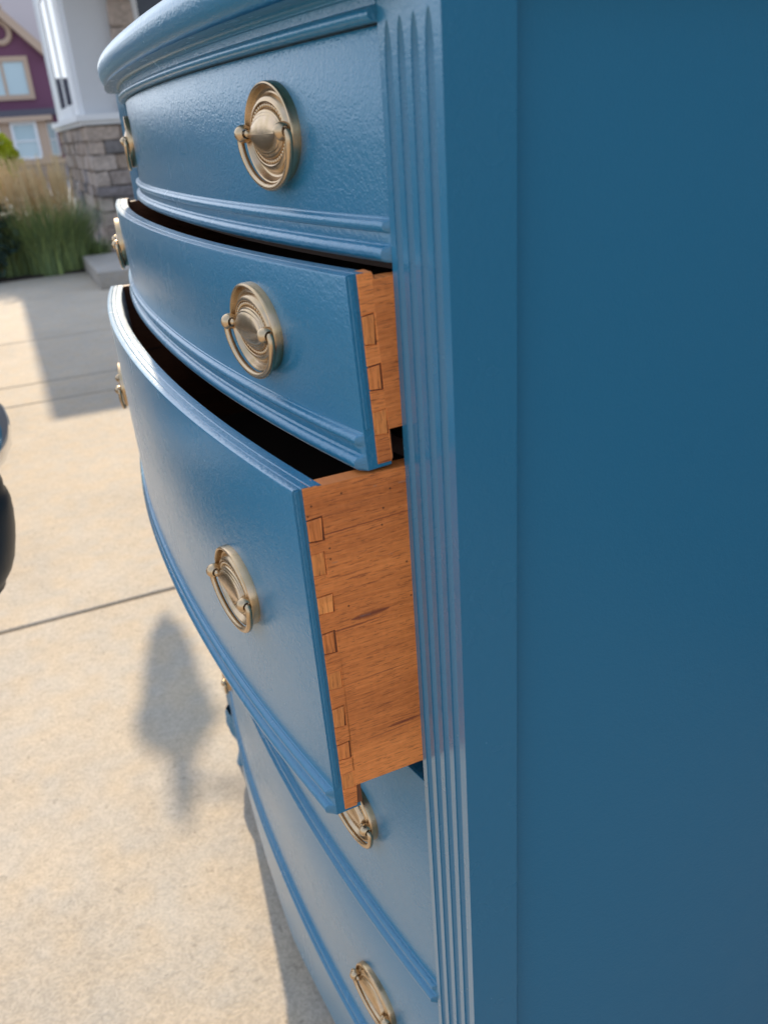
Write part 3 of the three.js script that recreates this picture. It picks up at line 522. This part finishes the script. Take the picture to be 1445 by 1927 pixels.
// ---------------------------------------------------------------- plants in the bed
const leafMat = c => new THREE.MeshPhysicalMaterial({ color: c, roughness: 0.75, side: THREE.DoubleSide, transmission: 0.0 });
const bladeDark = leafMat(lin(0.16, 0.225, 0.085)), bladeMid = leafMat(lin(0.28, 0.35, 0.11)), plumeMat = leafMat(lin(0.66, 0.49, 0.26)), shrubDark = leafMat(lin(0.02, 0.05, 0.035)), shrubLime = leafMat(lin(0.45, 0.50, 0.04));
function blade(px, pz, h, lean, az, w, g, segs = 5) {
  const p = [], ix = []; const dx = Math.cos(az), dz = Math.sin(az), sx = -dz, sz = dx;
  for (let i = 0; i <= segs; i++) { const t = i / segs, b = lean * t * t * h, y = h * (t - 0.35 * lean * t * t * t), ww = w * (1 - t * 0.9) / 2; p.push(px + dx * b + sx * ww, y, pz + dz * b + sz * ww, px + dx * b - sx * ww, y, pz + dz * b - sz * ww); }
  for (let i = 0; i < segs; i++) { const a = i * 2; ix.push(a, a + 1, a + 2, a + 1, a + 3, a + 2); }
  const q = new THREE.BufferGeometry(); q.setAttribute('position', new THREE.Float32BufferAttribute(p, 3)); q.setIndex(ix); const o = q.toNonIndexed(); o.computeVertexNormals(); return o;
}
function grassClump(label, x, z, rad, h, nBlades, nPlumes, seed, lean0, leanAz) {
  const g = rng(seed), T = group('ornamental_grass'); tag(T, label, 'ornamental grass', 'ornamental grasses in the bed');
  const A = [], Bm = [];
  for (let i = 0; i < nBlades; i++) { const a = g() * 6.283, r = rad * 0.55 * Math.sqrt(g()); const hh = h * rr(0.55, 1.0, g); (g() < 0.6 ? A : Bm).push(blade(Math.cos(a) * r, Math.sin(a) * r, hh, rr(0.05, 0.75, g), a + rr(-0.8, 0.8, g), rr(0.008, 0.016, g), g)); }
  mesh('foliage', mergeGeometries(A), bladeDark, T); mesh('foliage', mergeGeometries(Bm), bladeMid, T);
  const S = [];
  for (let i = 0; i < nPlumes; i++) {
    const a = g() * 6.283, r = rad * 0.5 * Math.sqrt(g()), hh = h * rr(1.05, 1.36, g), ln = rr(0.02, 0.14, g), x0 = Math.cos(a) * r, z0 = Math.sin(a) * r;
    const dx = Math.cos(a) * ln + Math.cos(leanAz) * lean0, dz = Math.sin(a) * ln + Math.sin(leanAz) * lean0;
    const at = t => V(x0 + dx * hh * t * t, hh * t, z0 + dz * hh * t * t);
    S.push(tube([at(0), at(0.4), at(0.75), at(1)], 0.0025, 6, 4).toNonIndexed().deleteAttribute('uv'));
    for (let j = 0; j < 14; j++) { const t = 0.66 + 0.34 * j / 14, c = at(t); S.push(blade(0, 0, rr(0.05, 0.09, g), rr(0.1, 0.35, g), g() * 6.283, 0.012 * (1.15 - (j / 14)), g, 2).translate(c.x, c.y, c.z)); }
  }
  if (S.length) mesh('plumes', mergeGeometries(S), plumeMat, T);
  T.position.set(x, 0, z); return T;
}
grassClump('large green ornamental grass with tan plumes left of the stone corner', -8.95, -0.20, 0.64, 0.80, 3000, 260, 501, 0.05, 1.6);
grassClump('short dark grass tuft tucked between the large grass and the concrete step', -9.0, -0.62, 0.26, 0.34, 420, 0, 502, 0, 0);
grassClump('leaning clump of golden stems at the left end of the bed', -8.85, 0.22, 0.24, 0.60, 320, 60, 503, 0.30, 1.7);
function shrub(name, label, cat, x, y, z, rx, ry, rz, n, leaf, mat, seed, trunk = true) {
  const g = rng(seed), T = group(name); tag(T, label, cat); const L = [];
  for (let i = 0; i < n; i++) {
    const u = g() * 2 - 1, a = g() * 6.283, r = Math.pow(g(), 0.4), s = Math.sqrt(1 - u * u), bump = 0.8 + 0.25 * Math.sin(a * 3 + u * 5) + 0.15 * g();
    const q = new THREE.PlaneGeometry(leaf * rr(0.6, 1.2, g), leaf * rr(1.0, 1.9, g)); q.rotateX(g() * 6.28); q.rotateY(g() * 6.28); q.rotateZ(g() * 6.28); q.translate(rx * r * s * Math.cos(a) * bump, ry * r * u * bump, rz * r * s * Math.sin(a) * bump); L.push(q.toNonIndexed());
  }
  mesh('foliage', mergeGeometries(L), mat, T).position.y = y;
  if (trunk) mesh('stem', new THREE.CylinderGeometry(0.015, 0.03, y, 7).translate(0, y / 2, 0), new THREE.MeshStandardMaterial({ color: lin(0.08, 0.055, 0.04), roughness: 1 }), T);
  T.position.set(x, 0, z); return T;
}
shrub('shrub', 'dark blue green shrub at the left edge of the planting bed', 'shrub', -8.75, 0.42, 0.50, 0.35, 0.48, 0.42, 2600, 0.045, shrubDark, 601);
shrub('shrub', 'bright yellow green sunlit shrub behind the grasses', 'shrub', -12.5, 1.05, 0.30, 0.5, 0.55, 0.5, 1500, 0.07, shrubLime, 602);
{ const bed = structure(mesh('planting_bed', bx(-13.3, -8.62, -0.03, 0.02, -0.86, 3.5), new THREE.MeshStandardMaterial({ color: lin(0.06, 0.045, 0.035), roughness: 1, bumpMap: concreteBump, bumpScale: 0.03 }))); tag(bed, 'dark mulched planting bed between the driveway and the house', 'planting bed'); }

// ---------------------------------------------------------------- dark garage wall on the right of the chest, out of the picture: it shades the side panel and is what that panel mirrors
{
  const G = group('garage_wall'); tag(G, 'slate grey garage side wall of lapped boards just right of the chest', 'wall');
  const slate = new THREE.MeshStandardMaterial({ color: lin(0.16, 0.165, 0.175), roughness: 0.85 });
  const board = new THREE.BoxGeometry(10.6, 0.19, 0.02);
  mesh('wall', bx(-4.6, 6, 0, 2.9, -1.4, -1.16), slate, G);
  for (let i = 0; i < 15; i++) { const b = mesh('lap_board', board, slate, G); b.position.set(0.7, 0.1 + i * 0.19, -1.145); b.rotation.x = -0.05; }
  mesh('eave', bx(-4.8, 6.3, 2.9, 3.05, -2.2, -0.75, 0.02), slate, G);
}

// ---------------------------------------------------------------- dark car parked on the far side of the driveway, left of the picture: the upper drawer fronts mirror it
{
  const U = group('parked_car'); tag(U, 'dark grey car parked across the driveway to the left of the chest', 'car');
  const body = new THREE.MeshPhysicalMaterial({ color: lin(0.03, 0.033, 0.038), roughness: 0.4, clearcoat: 1, clearcoatRoughness: 0.05 });
  const rubber = new THREE.MeshStandardMaterial({ color: lin(0.02, 0.02, 0.02), roughness: 0.85 });
  const alloy = new THREE.MeshPhysicalMaterial({ color: lin(0.6, 0.6, 0.62), roughness: 0.25, metalness: 1 });
  const W = 1.8, P = a => a.map(p => new THREE.Vector2(...p));
  const prof = [[-2.2, 0.26], [-2.25, 0.5], [-2.15, 0.78], [-1.05, 0.96], [1.55, 1.0], [2.15, 0.95], [2.25, 0.6], [2.2, 0.26]];
  const arch = c => { const o = []; for (let i = 0; i <= 10; i++) { const a = Math.PI * i / 10; o.push([c + 0.37 * Math.cos(a), 0.26 + 0.40 * Math.sin(a)]); } return o; };
  mesh('body', flat(new THREE.ExtrudeGeometry(new THREE.Shape(P([...prof, ...arch(1.35), ...arch(-1.4)])), { depth: W - 0.1, bevelEnabled: true, bevelSize: 0.04, bevelThickness: 0.05, bevelSegments: 4 }).translate(0, 0, 0.05), 0.6), body, U);
  mesh('cabin', flat(new THREE.ExtrudeGeometry(new THREE.Shape(P([[-1.2, 0.97], [-0.5, 1.42], [0.2, 1.5], [1.3, 1.46], [1.95, 1.0]])), { depth: W - 0.42, bevelEnabled: true, bevelSize: 0.03, bevelThickness: 0.05, bevelSegments: 3 }).translate(0, 0, 0.21), 0.6), body, U);
  for (const z of [0.156, W - 0.156]) for (const q of [[[-0.95, 1.02], [-0.44, 1.36], [0.3, 1.44], [0.3, 1.02]], [[0.38, 1.02], [0.38, 1.44], [1.2, 1.41], [1.7, 1.04]]]) mesh('side_window', new THREE.ExtrudeGeometry(new THREE.Shape(P(q)), { depth: 0.01, bevelEnabled: false }).translate(0, 0, z - 0.005), glass, U);
  for (const x of [1.35, -1.4]) for (const z of [0.12, W - 0.12]) {
    const tyre = mesh('wheel', new THREE.TorusGeometry(0.255, 0.085, 14, 36).scale(1, 1, 1.25).translate(x, 0.335, z), rubber, U);
    mesh('rim', new THREE.CylinderGeometry(0.2, 0.2, 0.14, 28).rotateX(Math.PI / 2).translate(x, 0.335, z), alloy, tyre);
  }
  for (const z of [0.26, W - 0.26]) mesh('headlight', new THREE.SphereGeometry(0.1, 20, 14).scale(0.5, 0.8, 1.3).translate(-2.2, 0.68, z), alloy, U);
  U.position.set(-4.5, 0, 0.82);
}

// ---------------------------------------------------------------- black urn with a silver collar on a bent iron stand, at the left edge
{
  const U = group('urn'); tag(U, 'round black urn with a bright silver collar at the left edge of the photo', 'urn');
  const black = new THREE.MeshPhysicalMaterial({ color: lin(0.03, 0.03, 0.032), roughness: 0.42 });
  const chrome = new THREE.MeshPhysicalMaterial({ color: lin(0.85, 0.86, 0.88), roughness: 0.14, metalness: 1 });
  const K = 0.5, az = 0.191 + (0.56 - 0.191) * K, uy = EYE * (1 - K), ux = 0.3637 + (-2.05 - 0.3637) * K, lp = a => new THREE.LatheGeometry(a.map(p => new THREE.Vector2(p[0] * K, p[1] * K)), 64);
  mesh('body', lp([[0.001, 0], [0.136, 0], [0.142, 0.006], [0.142, 0.014], [0.146, 0.022], [0.156, 0.034], [0.171, 0.055], [0.187, 0.09], [0.200, 0.137], [0.209, 0.178], [0.2155, 0.225], [0.2165, 0.26], [0.213, 0.279], [0.207, 0.289], [0.208, 0.31], [0.205, 0.33], [0.2, 0.35]]), black, U).position.y = uy;
  mesh('collar', lp([[0.2, 0.345], [0.216, 0.362], [0.238, 0.385], [0.256, 0.415], [0.265, 0.45], [0.266, 0.482], [0.262, 0.51], [0.25, 0.53], [0.235, 0.535], [0.232, 0.52], [0.24, 0.49], [0.235, 0.44], [0.2, 0.38]]), chrome, U).position.y = uy;
  mesh('rim', lp([[0.001, 0.40], [0.2, 0.42], [0.228, 0.5], [0.245, 0.545], [0.258, 0.56], [0.262, 0.58], [0.258, 0.60], [0.245, 0.605], [0.235, 0.58], [0.18, 0.52], [0.001, 0.5]]), black, U).position.y = uy;
  mesh('stand', merge([tube([V(0, uy - 0.004, 0), V(0.02, uy - 0.02, 0.06), V(0.16, uy - 0.05, 0.30)], 0.011, 12, 8), new THREE.CylinderGeometry(0.014, 0.016, uy - 0.04, 12).translate(0.16, (uy - 0.04) / 2, 0.30), new THREE.CylinderGeometry(0.11, 0.12, 0.02, 24).translate(0.16, 0.01, 0.30)]), black, U);
  U.position.set(ux, 0, az);
}

renderer.render(scene, camera);
